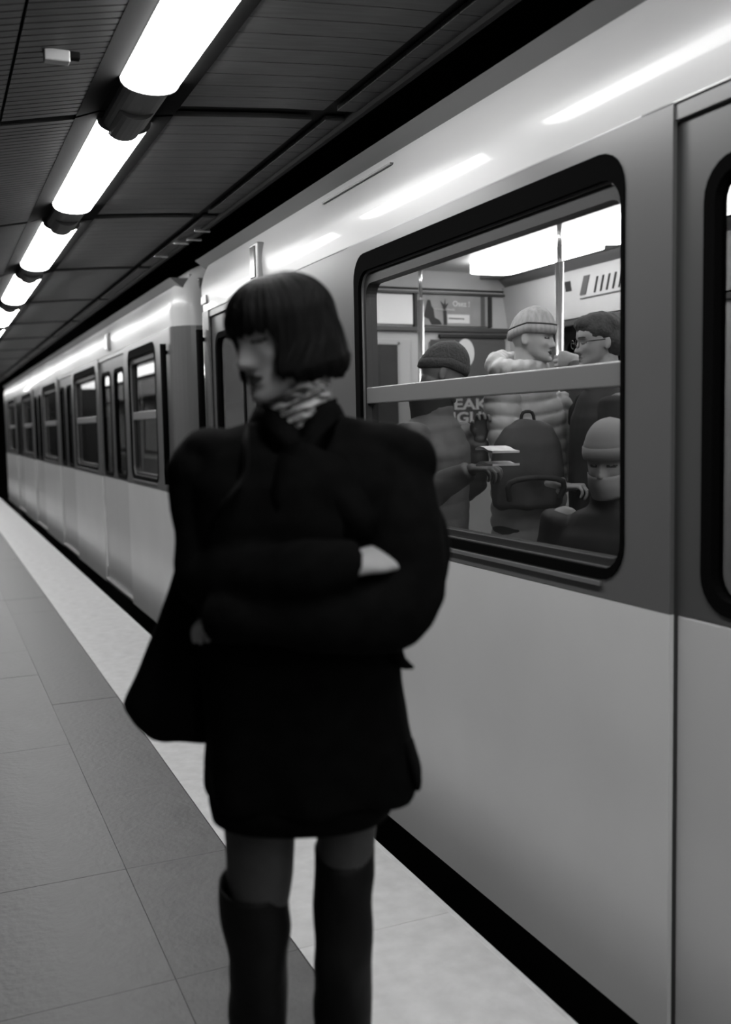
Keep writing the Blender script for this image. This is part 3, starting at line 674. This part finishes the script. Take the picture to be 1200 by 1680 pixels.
# boots
def boot(sd_, px, ztop, rt, bend):
    top, thigh, knee, calf, ank = legs[sd_]; c0 = zline(px, ztop)
    bm = bmesh.new(); ks = [c0, vlerp(c0, knee, .5), knee, calf, vlerp(calf, ank, .6), ank, ank-Vector((0, 0, .045))]
    rr = [(rt, rt*.98), (rt*.97, rt*.96), (.054, .060), (.055, .062), (.046, .050), (.040, .046), (.038, .05)]
    rings = []; n = 36
    for i in range(len(ks)-1):
        for j in range(6):
            t = j/6; c = vlerp(ks[i], ks[i+1], t); e = t*t*(3-2*t); a = rr[i][0]+(rr[i+1][0]-rr[i][0])*e; b = rr[i][1]+(rr[i+1][1]-rr[i][1])*e
            rings.append((c, a, b))
    V = []
    for q, (c, a, b) in enumerate(rings):
        row = []
        for k in range(n):
            th = 2*PI*k/n; fold = 1+.025*math.sin(c.z*55+2*math.sin(th+c.z*9))+.018*math.sin(3*th+c.z*30)
            zz = c.z+(.016*math.sin(th)+bend*max(0, -math.cos(th))**3)*max(0, 1-q/8)
            row.append(bm.verts.new((c.x+a*fold*math.cos(th), c.y+b*fold*math.sin(th), zz)))
        V.append(row)
    for a_, b_ in zip(V, V[1:]):
        for k in range(n): bm.faces.new((a_[k], a_[(k+1) % n], b_[(k+1) % n], b_[k]))
    inner = []
    c, a, b = rings[0]
    for dz, sh in ((0, .93), (-.03, .9), (-.09, .86)):
        inner.append([bm.verts.new((c.x+a*sh*math.cos(2*PI*k/n), c.y+b*sh*math.sin(2*PI*k/n), V[0][k].co.z+dz)) for k in range(n)])
    prev = V[0]
    for row in inner:
        for k in range(n): bm.faces.new((prev[k], row[k], row[(k+1) % n], prev[(k+1) % n]))
        prev = row
    bm.faces.new(V[-1])
    o = finish('boot', bm, 'boot', woman, smooth=True)
    f = bmesh.new(); A = ank
    tube(f, [Vector((A.x, A.y+.035, .068)), Vector((A.x, A.y-.02, .066)), Vector((A.x, A.y-.10, .042)), Vector((A.x, A.y-.165, .026)), Vector((A.x, A.y-.20, .02))],
         [(.034, .036), (.038, .045), (.041, .032), (.034, .020), (.018, .012)], ref=(0, 0, 1), n=18)
    finish('boot_foot', f, 'boot', o, smooth=True)
    f = bmesh.new(); loft(f, [sring(A.x, A.y+.035, z, a, a, 16) for z, a in ((0, .016), (.02, .017), (.05, .026))]); finish('boot_heel', f, 'boot', o)
boot('r', 417, Pw(417, 1443, 0).z, .066, .0); boot('l', 565, Pw(565, 1392, 0).z, .0565, .0)

# ---- coat
def zz_(py): return Pw(490, py).z
def cring(py, L, R_, b, cy_=0.0, e=.8, z=None, n=56):
    a, c = Pw(L, py), Pw(R_, py); return sring((a.x+c.x)/2, cy_, zz_(py) if z is None else z, (c.x-a.x)/2, b, n, e)
bm = bmesh.new()
loft(bm, [cring(p, L, R_, b, c, e) for p, L, R_, b, c, e in (
    (1292, 342, 684, .150, .0, .85), (1275, 340, 690, .152, .0, .85), (1215, 340, 678, .15, .0, .85), (1150, 336, 664, .145, 0, .85), (1090, 332, 655, .14, 0, .85),
    (1020, 330, 650, .135, 0, .85), (940, 322, 665, .135, 0, .85), (850, 318, 680, .135, 0, .82), (790, 312, 690, .125, .005, .8), (745, 318, 680, .105, .012, .85),
    (716, 330, 668, .085, .018, .9), (700, 370, 630, .072, .022, .95), (690, 400, 590, .064, .022, .95), (680, 428, 560, .058, .025, 1))])
tube(bm, [Pw(340, 748, .01), Pw(326, 800, 0), Pw(345, 870, -.01), Pw(345, 945, -.045), Pw(400, 958, -.135), Pw(480, 940, -.20), Pw(560, 926, -.195), Pw(578, 926, -.188)],
     [(.055, .055), (.058, .06), (.058, .065), (.060, .062), (.060, .058), (.050, .047), (.040, .032), (.041, .030)], n=22, caps=.15)
tube(bm, [Pw(650, 752, .01), Pw(655, 800, -.02), Pw(664, 880, -.075), Pw(668, 965, -.11), Pw(620, 1008, -.155), Pw(520, 1015, -.185), Pw(400, 1012, -.185), Pw(352, 1014, -.165)],
     [(.058, .055), (.064, .065), (.068, .07), (.070, .066), (.068, .060), (.055, .050), (.044, .040), (.038, .035)], n=22, caps=.15)
ell(bm, Pw(325, 772, .01), (.058, .075, .060)); ell(bm, Pw(300, 774, .01), (.034, .055, .034)); ell(bm, Pw(672, 758, .005), (.052, .07, .062)); ell(bm, Pw(640, 730, .01), (.06, .07, .04)); ell(bm, Pw(350, 735, .01), (.06, .07, .035))
tube(bm, [Pw(690, 825, 0), Pw(698, 870, -.04), Pw(700, 910, -.06), Pw(692, 975, -.08)], [.03, .04, .045, .04])
def cfold(co, no):
    z = co[:, 2:3]; f = fnoise(co, 22, 22, 9, 3)*.0045+fnoise(co, 40, 40, 30, 5)*.0018
    low = np.clip((1.02-co[:, 2])/.25, 0, 1); ang = np.arctan2(co[:, 1], co[:, 0]-.01)
    f = f+low*np.sin(ang*7+co[:, 2]*6)*.007
    return no*f[:, None]
coat = remesh('coat', bm, .007, ['coat'], woman, smooth=3, disp=cfold)
# pocket flap pushed out at the side, front edge, lapels, collar
def sheet(name, pts, th, m, parent):
    bm = bmesh.new(); A = [bm.verts.new(p) for p in pts]; f = bm.faces.new(A); bm.normal_update(); nn = f.normal.copy()
    B = [bm.verts.new(p-nn*th) for p in pts]; bm.faces.new(B[::-1]); n = len(pts)
    for i in range(n): bm.faces.new((A[i], B[i], B[(i+1) % n], A[(i+1) % n]))
    return finish(name, bm, m, parent, bevel=.003)
bm = bmesh.new(); tube(bm, [Pw(640, 1050, -.03), Pw(648, 1075, -.04), Pw(662, 1088, -.04), Pw(676, 1094, -.04)], [(.02, .05), (.018, .045), (.010, .035), (.004, .02)], ref=(0, 1, 0))
finish('pocket_flap', bm, 'coat', coat, smooth=True)
bm = bmesh.new(); loft(bm, [cring(p, L, R_, b, c, .85) for p, L, R_, b, c in ((1328, 350, 640, .130, 0), (1300, 344, 656, .138, 0), (1240, 345, 668, .13, 0))])
finish('coat_hem', bm, 'coat', woman, smooth=True)
bm = bmesh.new(); tube(bm, [Pw(668, 1215, -.02), Pw(680, 1255, -.03), Pw(684, 1275, -.03)], [(.012, .06), (.012, .07), (.009, .06)], ref=(0, 1, 0), caps=.3); finish('coat_flap', bm, 'coat', coat, smooth=True)
# skirt
rg = []
zs = [Pw(490, 1350, -.12).z, None]
z0_ = Pw(490, 1338, -.118).z
bm = bmesh.new(); loft(bm, [sring(Pw(489, 1330).x, 0, z, a, b, 48, .85) for z, a, b in ((z0_, .150, .118), (z0_+.06, .152, .122), (z0_+.2, .15, .12))]); finish('skirt', bm, 'skirt', woman, smooth=True)
# collar: band rising behind the neck and crossing in a V in front
def collar(r0, r1, zb, zf, ze, th):
    bm = bmesh.new(); n = 60; rows = [[], [], [], []]
    c = Pw(489, 700, .03)
    for k in range(n+1):
        a = -PI*.5+2*PI*k/n; f = abs(math.sin((a+PI/2)/2))  # 0 front, 1 back
        f = f**.8
        x, y = math.cos(a), math.sin(a); top = zf+(zb-zf)*f
        off = -.010*math.sin(a+PI/2)*0
        for i, (r, z) in enumerate(((r0, ze), (r1, top), (r1+th, top-.004), (r0+th*1.6, ze))):
            rows[i].append(bm.verts.new((c.x+r*x*1.08, c.y+r*y, z)))
    for i in range(4):
        j = (i+1) % 4
        for k in range(n): bm.faces.new((rows[i][k], rows[i][k+1], rows[j][k+1], rows[j][k]))
    return finish('collar', bm, 'coat', woman, smooth=True)
collar(.080, .060, zz_(650), zz_(706), zz_(722), .012)
def strip3(name, pts, wd, m, parent, th=.006):
    "band following 3d points; wd list of (direction vector) half widths"
    bm = bmesh.new(); rows = []
    for p, w_ in zip(pts, wd):
        n_ = Vector((0, -1, 0)); rows.append([bm.verts.new(p-w_), bm.verts.new(p+n_*th), bm.verts.new(p+w_), bm.verts.new(p+n_*(-th))])
    for a, b in zip(rows, rows[1:]):
        for k in range(4): bm.faces.new((a[k], a[(k+1) % 4], b[(k+1) % 4], b[k]))
    bm.faces.new(rows[0]); bm.faces.new(rows[-1][::-1]); return finish(name, bm, m, parent, smooth=True)
strip3('lapel', [Pw(452, 672, -.045), Pw(470, 715, -.073), Pw(520, 780, -.108), Pw(590, 858, -.128), Pw(615, 880, -.128)],
       [Vector((.020, 0, -.008)), Vector((.040, 0, -.02)), Vector((.045, 0, .03)), Vector((.025, 0, .022)), Vector((.004, 0, .004))], 'coat', coat, .004)
strip3('lapel', [Pw(532, 660, -.035), Pw(520, 705, -.070), Pw(490, 760, -.104), Pw(465, 820, -.122), Pw(455, 850, -.125)],
       [Vector((.022, 0, .008)), Vector((.04, 0, .02)), Vector((.03, 0, -.02)), Vector((.02, 0, -.015)), Vector((.004, 0, -.002))], 'coat', coat, .004)
# scarf: wrinkled tube hugging the neck
bm = bmesh.new(); rows = []; base = Pw(492, 712, .015); topc = Pw(484, 638, -.0)
for i in range(40):
    t = i/39; c = vlerp(topc, base, t); row = []
    for k in range(56):
        a = 2*PI*k/56; wr = .0035*math.sin(t*34+2.2*math.sin(a+.6)+1.3*math.cos(2*a))+.002*math.sin(t*60+a*3)
        r = .054+.010*t+wr
        if t < .04 or t > .96: r -= .008
        tilt = .022*math.cos(a)*(1-t*.6)
        row.append(bm.verts.new((c.x+r*math.cos(a)*1.02, c.y+r*math.sin(a)*1.05, c.z+tilt)))
    rows.append(row)
for a_, b_ in zip(rows, rows[1:]):
    for k in range(56): bm.faces.new((a_[k], a_[(k+1) % 56], b_[(k+1) % 56], b_[k]))
bm.faces.new(rows[0][::-1]); bm.faces.new(rows[-1]); finish('neck_scarf', bm, 'scarf', woman, smooth=True)
# ---- hair: blunt bob with fringe, a closed shell around the skull
def bob():
    bm = bmesh.new(); na, nz = 220, 60; inner, outer = [], []
    T_ = np.array(HT)
    def hem(phi):
        p = abs(phi); d = math.degrees(p)
        base = float(np.interp(d, [0, 30, 44, 50, 54, 60, 75, 95, 130, 180], [.010, .010, .006, -.012, -.045, -.070, -.080, -.090, -.100, -.106]))
        return base+.0035*math.sin(phi*23)+.002*math.sin(phi*51+1)
    for i in range(nz):
        t = i/(nz-1); ro, ri = [], []
        for k in range(na):
            ph = -PI+2*PI*k/na; zh = hem(ph); z = zh+(.099-zh)*math.sin(t*PI/2)
            zq = min(max(z*.86, -.06), .103)
            wd, fr, bk = (float(np.interp(zq, T_[:, 0], T_[:, c])) for c in (1, 2, 3))
            if z > .02:
                e = math.sqrt(max(0, 1-((z-.02)/.0805)**2)); wd, fr, bk = .074*e, .090*e, .098*e
            else:
                q_ = min(1, (.02-z)/.08); wd, fr, bk = .074-.003*q_, .090-.002*q_, .098-.004*q_
            d_ = math.degrees(abs(ph)); sw = min(1, max(0, (-.015-z)/.055)); ph2 = ph-math.copysign(.34*sw*sw*(3-2*sw)*min(1, max(0, (d_-38)/14))*min(1, max(0, (125-d_)/45)), ph)
            s, c = math.sin(ph2), math.cos(ph2); cyc, hl = (fr-bk)/2, (fr+bk)/2
            low = min(1, max(0, (.02-z)/.10)); sidef = min(1, max(0, (math.degrees(abs(ph))-50)/30))
            vol = .009+.007*low*sidef+.006*max(0, -c)*low
            curl = max(0, (-.07-z)/.04)*.018*sidef
            grv = .0011*math.sin(ph*37+3*math.sin(z*20))+.0012*math.sin(ph*83+z*15)+.0016*math.sin(ph*13+z*9)
            vo = vol-curl+grv*(.3+t*(1-t)*3); 
            if t < .02: vo -= .006
            vi = vo-.009
            x = (wd+vo)*math.copysign(abs(s)**.92, s) if wd > .01 else wd*s; y = cyc+(hl+vo)*math.copysign(abs(c)**.92, c) if wd > .01 else cyc
            xi_ = (wd+vi)*math.copysign(abs(s)**.92, s) if wd > .01 else wd*s; yi = cyc+(hl+vi)*math.copysign(abs(c)**.92, c) if wd > .01 else cyc
            ro.append(bm.verts.new(hm @ Vector((x, y, z)))); ri.append(bm.verts.new(hm @ Vector((xi_, yi, z-.006*t))))
        outer.append(ro); inner.append(ri)
    for R in (outer, inner):
        for a, b in zip(R, R[1:]):
            for k in range(na): bm.faces.new((a[k], a[(k+1) % na], b[(k+1) % na], b[k]))
        bm.faces.new(R[-1])
    for k in range(na): bm.faces.new((outer[0][k], outer[0][(k+1) % na], inner[0][(k+1) % na], inner[0][k]))
    return finish('hair', bm, 'hair', woman, smooth=True)
bob()
# ---- shoulder bag: soft dark tote under the arm
bag = empty('shoulder_bag', tuple(Vector((WROOT.x, WROOT.y, 0))+RIGHT*Pw(300, 1100).x+YAWV*.10), woman.rotation_euler.z, label='large soft black tote bag hanging from the shoulder under the elbow', cat='bag')
bag.location.z = 0
bo = Vector((Pw(300, 1100).x, .10, 0))
bm = bmesh.new(); rings = []
for p, L, R_, d in ((1212, 262, 372, .035), (1204, 248, 380, .05), (1180, 222, 385, .058), (1155, 203, 388, .06), (1140, 206, 388, .06), (1090, 232, 385, .058), (1030, 258, 380, .052), (960, 280, 372, .042), (900, 296, 365, .028), (875, 304, 355, .012)):
    a, c = Pw(L, p, .05), Pw(R_, p, .05); sl = .012
    rg = sring((a.x+c.x)/2-bo.x, .05-bo.y, a.z, (c.x-a.x)/2, d, 40, .7); rings.append(rg)
loft(bm, rings)
def bfold(co, no): return no*(fnoise(co, 25, 25, 18, 11)*.004)[:, None]
bb = remesh('bag_body', bm, .008, ['bag'], bag, smooth=2, disp=bfold)
bm = bmesh.new(); tube(bm, [Pw(330, 900, .0)-bo, Pw(365, 830, -.145)-bo, Pw(398, 785, -.125)-bo, Pw(403, 742, -.098)-bo, Pw(402, 716, -.05)-bo, Pw(402, 704, .015)-bo, Pw(398, 730, .09)-bo, Pw(380, 800, .15)-bo, Pw(350, 900, .10)-bo],
     [(.010, .003)]*9, ref=(0, -1, .6), n=10, sub=5); finish('bag_strap', bm, 'strap', bag, smooth=True)

# ================================================================== PASSENGERS
def person(label, loc, yaw, H, jm, hy=0, hp=0, arms=None, skin='skin', hat=None, hairm=None, puffer=0, voxel=.0045, bulk=1.0, hoodm=None, glasses=False, mask=False, lean=0, curl=(.9, .9), collarm=None):
    s = H/1.76
    t = empty('person', loc, yaw, label=label, cat='person')
    hc_ = Vector((0, .03+lean, 1.64*s)); m_ = Matrix.Translation(hc_) @ Matrix.Rotation(hy, 4, 'Z') @ Matrix.Rotation(-hp, 4, 'X')
    V = lambda x, y, z: Vector((x*1.0, y, z*s))
    bm = bmesh.new(); head(bm, m_, fem=False, nz=48, na=56)
    tube(bm, [m_ @ Vector((0, -.02, -.02)), m_ @ Vector((0, -.02, -.08)), V(0, -.01+lean*.5, 1.43)], [.056, .056, .066], ref=(0, -1, 0))
    tube(bm, [V(0, 0, .86), V(0, 0, 1.0), V(0, .0, 1.15), V(0, lean*.3, 1.30), V(0, lean*.4, 1.42)], [(.15, .10), (.14, .10), (.14, .10), (.165, .11), (.10, .07)], ref=(0, 1, 0), n=20)
    arms = arms or {}
    A = {}
    for sd_ in (1, -1):
        e, w_, hd, nr = arms.get(sd_, ((sd_*.24, .0, 1.12), (sd_*.24, .08, .88), (0, .1, -1), (sd_, .2, 0)))
        sh = V(sd_*.175, lean*.35, 1.39); e = V(*e); w_ = V(*w_); A[sd_] = (sh, e, w_)
        tube(bm, [sh, vlerp(sh, e, .5), e, vlerp(e, w_, .5), w_], [.052, .045, .038, .035, .025]); hand(bm, w_, hd, nr, sd_*-1 if sd_ == 1 else 1, curl=curl[0] if sd_ == 1 else curl[1], s=1.02)
        hip = V(sd_*.09, 0, .88); kn = V(sd_*.10, .02, .48); an = V(sd_*.105, -.02, .09)
        tube(bm, [hip, vlerp(hip, kn, .5), kn, vlerp(kn, an, .4), an, an-Vector((0, 0, .03))], [.085, .07, .053, .053, .036, .034])
        tube(bm, [an+Vector((0, -.02, -.04)), an+Vector((0, .08, -.055)), an+Vector((0, .15, -.065))], [(.03, .028), (.038, .022), (.03, .014)], ref=(0, 0, 1))
    remesh('body', bm, voxel, [skin, 'lips' if skin == 'skin' else 'skind', 'lash'], t, smooth=1, matf=face_mat(m_, closed=False))
    # jacket
    b = bulk; bm = bmesh.new()
    tube(bm, [V(0, 0, .80), V(0, 0, .95), V(0, 0, 1.12), V(0, lean*.3, 1.30), V(0, lean*.4, 1.40), V(0, lean*.45, 1.46)], [(.19*b, .145*b), (.19*b, .15*b), (.19*b, .15*b), (.20*b, .15*b), (.155*b, .12*b), (.085, .08)], ref=(0, 1, 0), n=28, caps=.3)
    for sd_ in (1, -1):
        sh, e, w_ = A[sd_]; tube(bm, [sh, vlerp(sh, e, .5), e, vlerp(e, w_, .5), vlerp(e, w_, .93)], [.082*b, .072*b, .064*b, .056*b, .043*b], caps=.4, n=20)
    tube(bm, [V(0, lean*.45, 1.42), V(0, lean*.55, 1.50)], [.088, .080], caps=.2)
    def pf(co, no):
        f = fnoise(co, 25, 25, 20, 2)*.004
        if puffer: 
            ph = co[:, 2]/.062+.25*np.sin(co[:, 0]*9)+.12*fnoise(co, 20, 20, 10, 9); f = f+puffer*(np.abs(np.sin(ph*PI))**.55-.6)
        return no*f[:, None]
    jo = remesh('jacket', bm, .008, [jm], t, smooth=2, disp=pf)
    # trousers and shoes
    bm = bmesh.new()
    for sd_ in (1, -1):
        tube(bm, [V(sd_*.09, 0, .90), V(sd_*.095, .01, .68), V(sd_*.10, .02, .48), V(sd_*.105, -.0, .28), V(sd_*.105, -.02, .08)], [(.105, .105), .09, .074, .07, .068], caps=.2)
    tube(bm, [V(0, 0, .84), V(0, 0, .98)], [(.165, .115), (.15, .11)], ref=(0, 1, 0), n=20)
    remesh('trousers', bm, .011, ['trou'], t, smooth=2)
    for sd_ in (1, -1):
        bm = bmesh.new(); a = V(sd_*.105, -.02, .0); tube(bm, [a+Vector((0, -.03, .05)), a+Vector((0, .06, .045)), a+Vector((0, .17, .032))], [(.042, .048), (.05, .042), (.038, .028)], ref=(0, 0, 1), n=16)
        finish('shoe', bm, 'shoe', t, smooth=True)
    if hat:
        bm = bmesh.new(); rows = []
        for i in range(22):
            q = i/21; z = .012+.135*math.sin(q*PI/2); rr_ = math.sqrt(max(0, 1-((max(z, .04)-.04)/.098)**2)); row = []
            for k in range(48):
                a = 2*PI*k/48; fo = .009 if q < .25 else .007
                if q < .02: fo = .0
                row.append(bm.verts.new(m_ @ Vector(((.074*rr_+fo*min(1, rr_*2))*math.sin(a)*1.02, -.004+(.096*rr_+fo*min(1, rr_*2))*math.cos(a), z-.035*max(0, -math.cos(a))*(1-q)))))
            rows.append(row)
        for a_, b_ in zip(rows, rows[1:]):
            for k in range(48): bm.faces.new((a_[k], a_[(k+1) % 48], b_[(k+1) % 48], b_[k]))
        bm.faces.new(rows[-1]); bm.faces.new(rows[0][::-1])
        ho = finish('hat', bm, hat, t, smooth=True)
        bm = bmesh.new(); n = 48   # turned-up brim
        pr = [(.0, .0), (.009, .004), (.011, .022), (.009, .040), (.0, .044)]
        R2 = [[bm.verts.new(m_ @ Vector(((.077+o)*math.sin(2*PI*k/n)*1.02, -.004+(.099+o)*math.cos(2*PI*k/n), .012+z-.035*max(0, -math.cos(2*PI*k/n))))) for k in range(n)] for o, z in pr]
        for a_, b_ in zip(R2, R2[1:]):
            for k in range(n): bm.faces.new((a_[k], a_[(k+1) % n], b_[(k+1) % n], b_[k]))
        finish('hat_brim', bm, hat, ho, smooth=True)
        if hat == 'beanie':
            bm = bmesh.new(); pr = [(.006, .040), (.0105, .041), (.0105, .046), (.006, .047)]
            R2 = [[bm.verts.new(m_ @ Vector(((.077+o)*math.sin(2*PI*k/n)*1.02, -.004+(.099+o)*math.cos(2*PI*k/n), .012+z-.035*max(0, -math.cos(2*PI*k/n))))) for k in range(n)] for o, z in pr]
            for a_, b_ in zip(R2, R2[1:]):
                for k in range(n): bm.faces.new((a_[k], a_[(k+1) % n], b_[(k+1) % n], b_[k]))
            tag(finish('hat_stripe', bm, 'hatd', ho, smooth=True), 'dark stripe above the brim')
    if hairm:
        bm = bmesh.new()
        for (c, r) in (((0, -.015, .045), (.088, .105, .078)), ((0, -.05, -.0), (.084, .072, .082)), ((0, .035, .075), (.068, .062, .04))): 
            ell(bm, m_ @ Vector(c), r, m_.to_3x3(), 20)
        def hf(co, no): return no*(fnoise(co, 90, 90, 90, 4)*.005+fnoise(co, 200, 200, 200, 6)*.002)[:, None]
        remesh('hair', bm, .006, [hairm], t, smooth=1, disp=hf)
    if hoodm:
        bm = bmesh.new()
        c0 = V(0, -.035, 1.515)
        for k in range(14):
            a = -PI*.5+2*PI*k/14; back = max(0, -math.sin(a))
            ell(bm, c0+Vector((.098*math.cos(a), .10*math.sin(a)-.015, .028*back)), (.042+.012*back, .04+.022*back, .042+.026*back), None, 12)
        def hf2(co, no): return no*(fnoise(co, 45, 45, 45, 8)*.006)[:, None]
        remesh('hood', bm, .007, [hoodm], jo, smooth=2, disp=hf2)
    if collarm:
        bm = bmesh.new(); tube(bm, [V(0, lean*.45-.01, 1.45), V(0, lean*.6-.015, 1.54)], [.088, .098], caps=.15, n=24); finish('jacket_collar', bm, collarm, jo, smooth=True)
    if glasses:
        bm = bmesh.new()
        for sx in (1, -1):
            for k in range(16):
                a, b2 = 2*PI*k/16, 2*PI*(k+1)/16
                cyl(bm, m_ @ Vector((sx*.033+.022*math.cos(a), .103, -.004+.018*math.sin(a))), m_ @ Vector((sx*.033+.022*math.cos(b2), .103, -.004+.018*math.sin(b2))), .0022, 6)
            cyl(bm, m_ @ Vector((sx*.055, .102, .002)), m_ @ Vector((sx*.076, -.005, .0)), .002, 6)
        cyl(bm, m_ @ Vector((-.011, .105, 0)), m_ @ Vector((.011, .105, 0)), .002, 6); finish('spectacles', bm, 'frame', t, smooth=True)
    if mask:
        bm = bmesh.new(); rows = []
        for i in range(9):
            z = -.028-.075*i/8; row = []
            for k in range(25):
                a = -1.15+2.3*k/24; bu = .019*math.cos(a)**2*math.sin(PI*(i+1)/10)+.012; row.append(bm.verts.new(m_ @ Vector(((.066+.008-max(0, i-4)*.003)*math.sin(a), (.084+bu)*math.cos(a), z-.008*math.cos(a)))))
            rows.append(row)
        for a_, b_ in zip(rows, rows[1:]):
            for k in range(24): bm.faces.new((a_[k], a_[k+1], b_[k+1], b_[k]))
        o = finish('face_mask', bm, 'mask', t, smooth=True); sm_ = o.modifiers.new('s', 'SOLIDIFY'); sm_.thickness = .003
    return t
def yaw_of(dx, dy): return math.atan2(dy, dx)-PI/2
# bowed passenger with dark knit cap on the left
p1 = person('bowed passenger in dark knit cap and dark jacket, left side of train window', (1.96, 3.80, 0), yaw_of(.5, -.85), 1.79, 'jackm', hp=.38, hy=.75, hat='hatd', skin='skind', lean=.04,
            arms={-1: ((-.30, .03, 1.14), (-.20, .13, 1.36), (.05, .25, 1), (-.6, -.6, .2)), 1: ((.30, .10, 1.12), (.27, .36, 1.25), (.1, 1, .1), (.2, 0, 1))}, collarm='jackb', puffer=.004)
# tall passenger in light puffer jacket and beanie
p2 = person('tall passenger in pale quilted puffer jacket and grey beanie, looking right', (2.47, 3.83, 0), yaw_of(.3, -.95), 1.96, 'puffl', hp=.08, hy=.40, hat='beanie', skin='skin', hoodm='hood', puffer=.012, bulk=1.0,
            arms={-1: ((-.25, .08, 1.10), (-.12, .28, 1.02), (.2, 1, 0), (0, .2, 1)), 1: ((.25, .10, 1.12), (.10, .28, 1.05), (-.2, 1, .1), (0, .1, 1))})
# bespectacled passenger gripping the pole
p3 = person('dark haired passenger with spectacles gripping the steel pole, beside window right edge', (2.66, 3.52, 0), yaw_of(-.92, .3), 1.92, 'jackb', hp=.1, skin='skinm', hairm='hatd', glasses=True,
            arms={1: ((.42, .03, 1.27), (.615, -.07, 1.60), (0, 1, .1), (-1, 0, 0)), -1: ((-.24, .05, 1.1), (-.24, .12, .88), (0, .1, -1), (-1, .2, 0))}, curl=(1.25, .7))
# short passenger close to the glass
p4 = person('short passenger in pale cap and face mask, low behind the lower pane', (2.02, 2.62, 0), yaw_of(-.85, -.5), 1.42, 'jackb', hp=.15, hat='capl', skin='skin', mask=True)
# backpack worn on the front by the tall passenger
bp = empty('backpack', (2.17, 3.34, 0), yaw_of(-.25, -.97), label='dark rounded backpack held before the pale puffer jacket behind the lower pane', cat='backpack')
bp.location = (2.33, 3.615, 1.08); bm = bmesh.new()
loft(bm, [sring(0, 0, z, a, b, 30, .65) for z, a, b in ((0, .13, .05), (.02, .15, .07), (.16, .16, .08), (.28, .14, .07), (.35, .10, .05), (.38, .05, .03))])
remesh('bag_body', bm, .009, ['jackd'], bp, smooth=3, disp=lambda c, n: n*(fnoise(c, 30, 30, 30, 3)*.005)[:, None])
bm = bmesh.new(); tube(bm, [(-.11, .09, .05), (-.115, .115, .12), (.0, .12, .14), (.115, .115, .12), (.11, .09, .05)], [.012]*5); finish('bag_pocket', bm, 'jackb', bp, smooth=True)
bm = bmesh.new(); tube(bm, [(-.03, 0, .37), (-.02, 0, .41), (.02, 0, .41), (.03, 0, .37)], [.007]*4); finish('bag_loop', bm, 'jackb', bp, smooth=True)
# folded newspaper
npz = empty('newspaper', (1.88, 3.12, 1.35), yaw_of(.9, -.4)+.2, label='white folded newspaper in front of the dark backpack behind the lower pane', cat='newspaper')
for (n_, z, r_) in (('folded_sheets', 0, 0), ('folded_sheets', -.06, .25)):
    bm = bmesh.new(); pts = [(.0+.05*i, .008*math.sin(i*1.3)) for i in range(5)]
    rows = [[bm.verts.new((x-.1, y_, z+dz+r_*x*.3)) for (y_) in (-.05, .05)] for x, dz in pts]; rows2 = [[bm.verts.new((v.co.x, v.co.y, v.co.z+.008)) for v in r__] for r__ in rows]
    for R in (rows, rows2):
        for a_, b_ in zip(R, R[1:]): bm.faces.new((a_[0], a_[1], b_[1], b_[0]))
    for a_, b_, c_, d_ in zip(rows, rows[1:], rows2, rows2[1:]):
        for k in (0, 1): bm.faces.new((a_[k], b_[k], d_[k], c_[k]))
    bm.faces.new((rows[0][0], rows[0][1], rows2[0][1], rows2[0][0])); bm.faces.new((rows[-1][0], rows[-1][1], rows2[-1][1], rows2[-1][0]))
    finish(n_, bm, 'paper', npz)
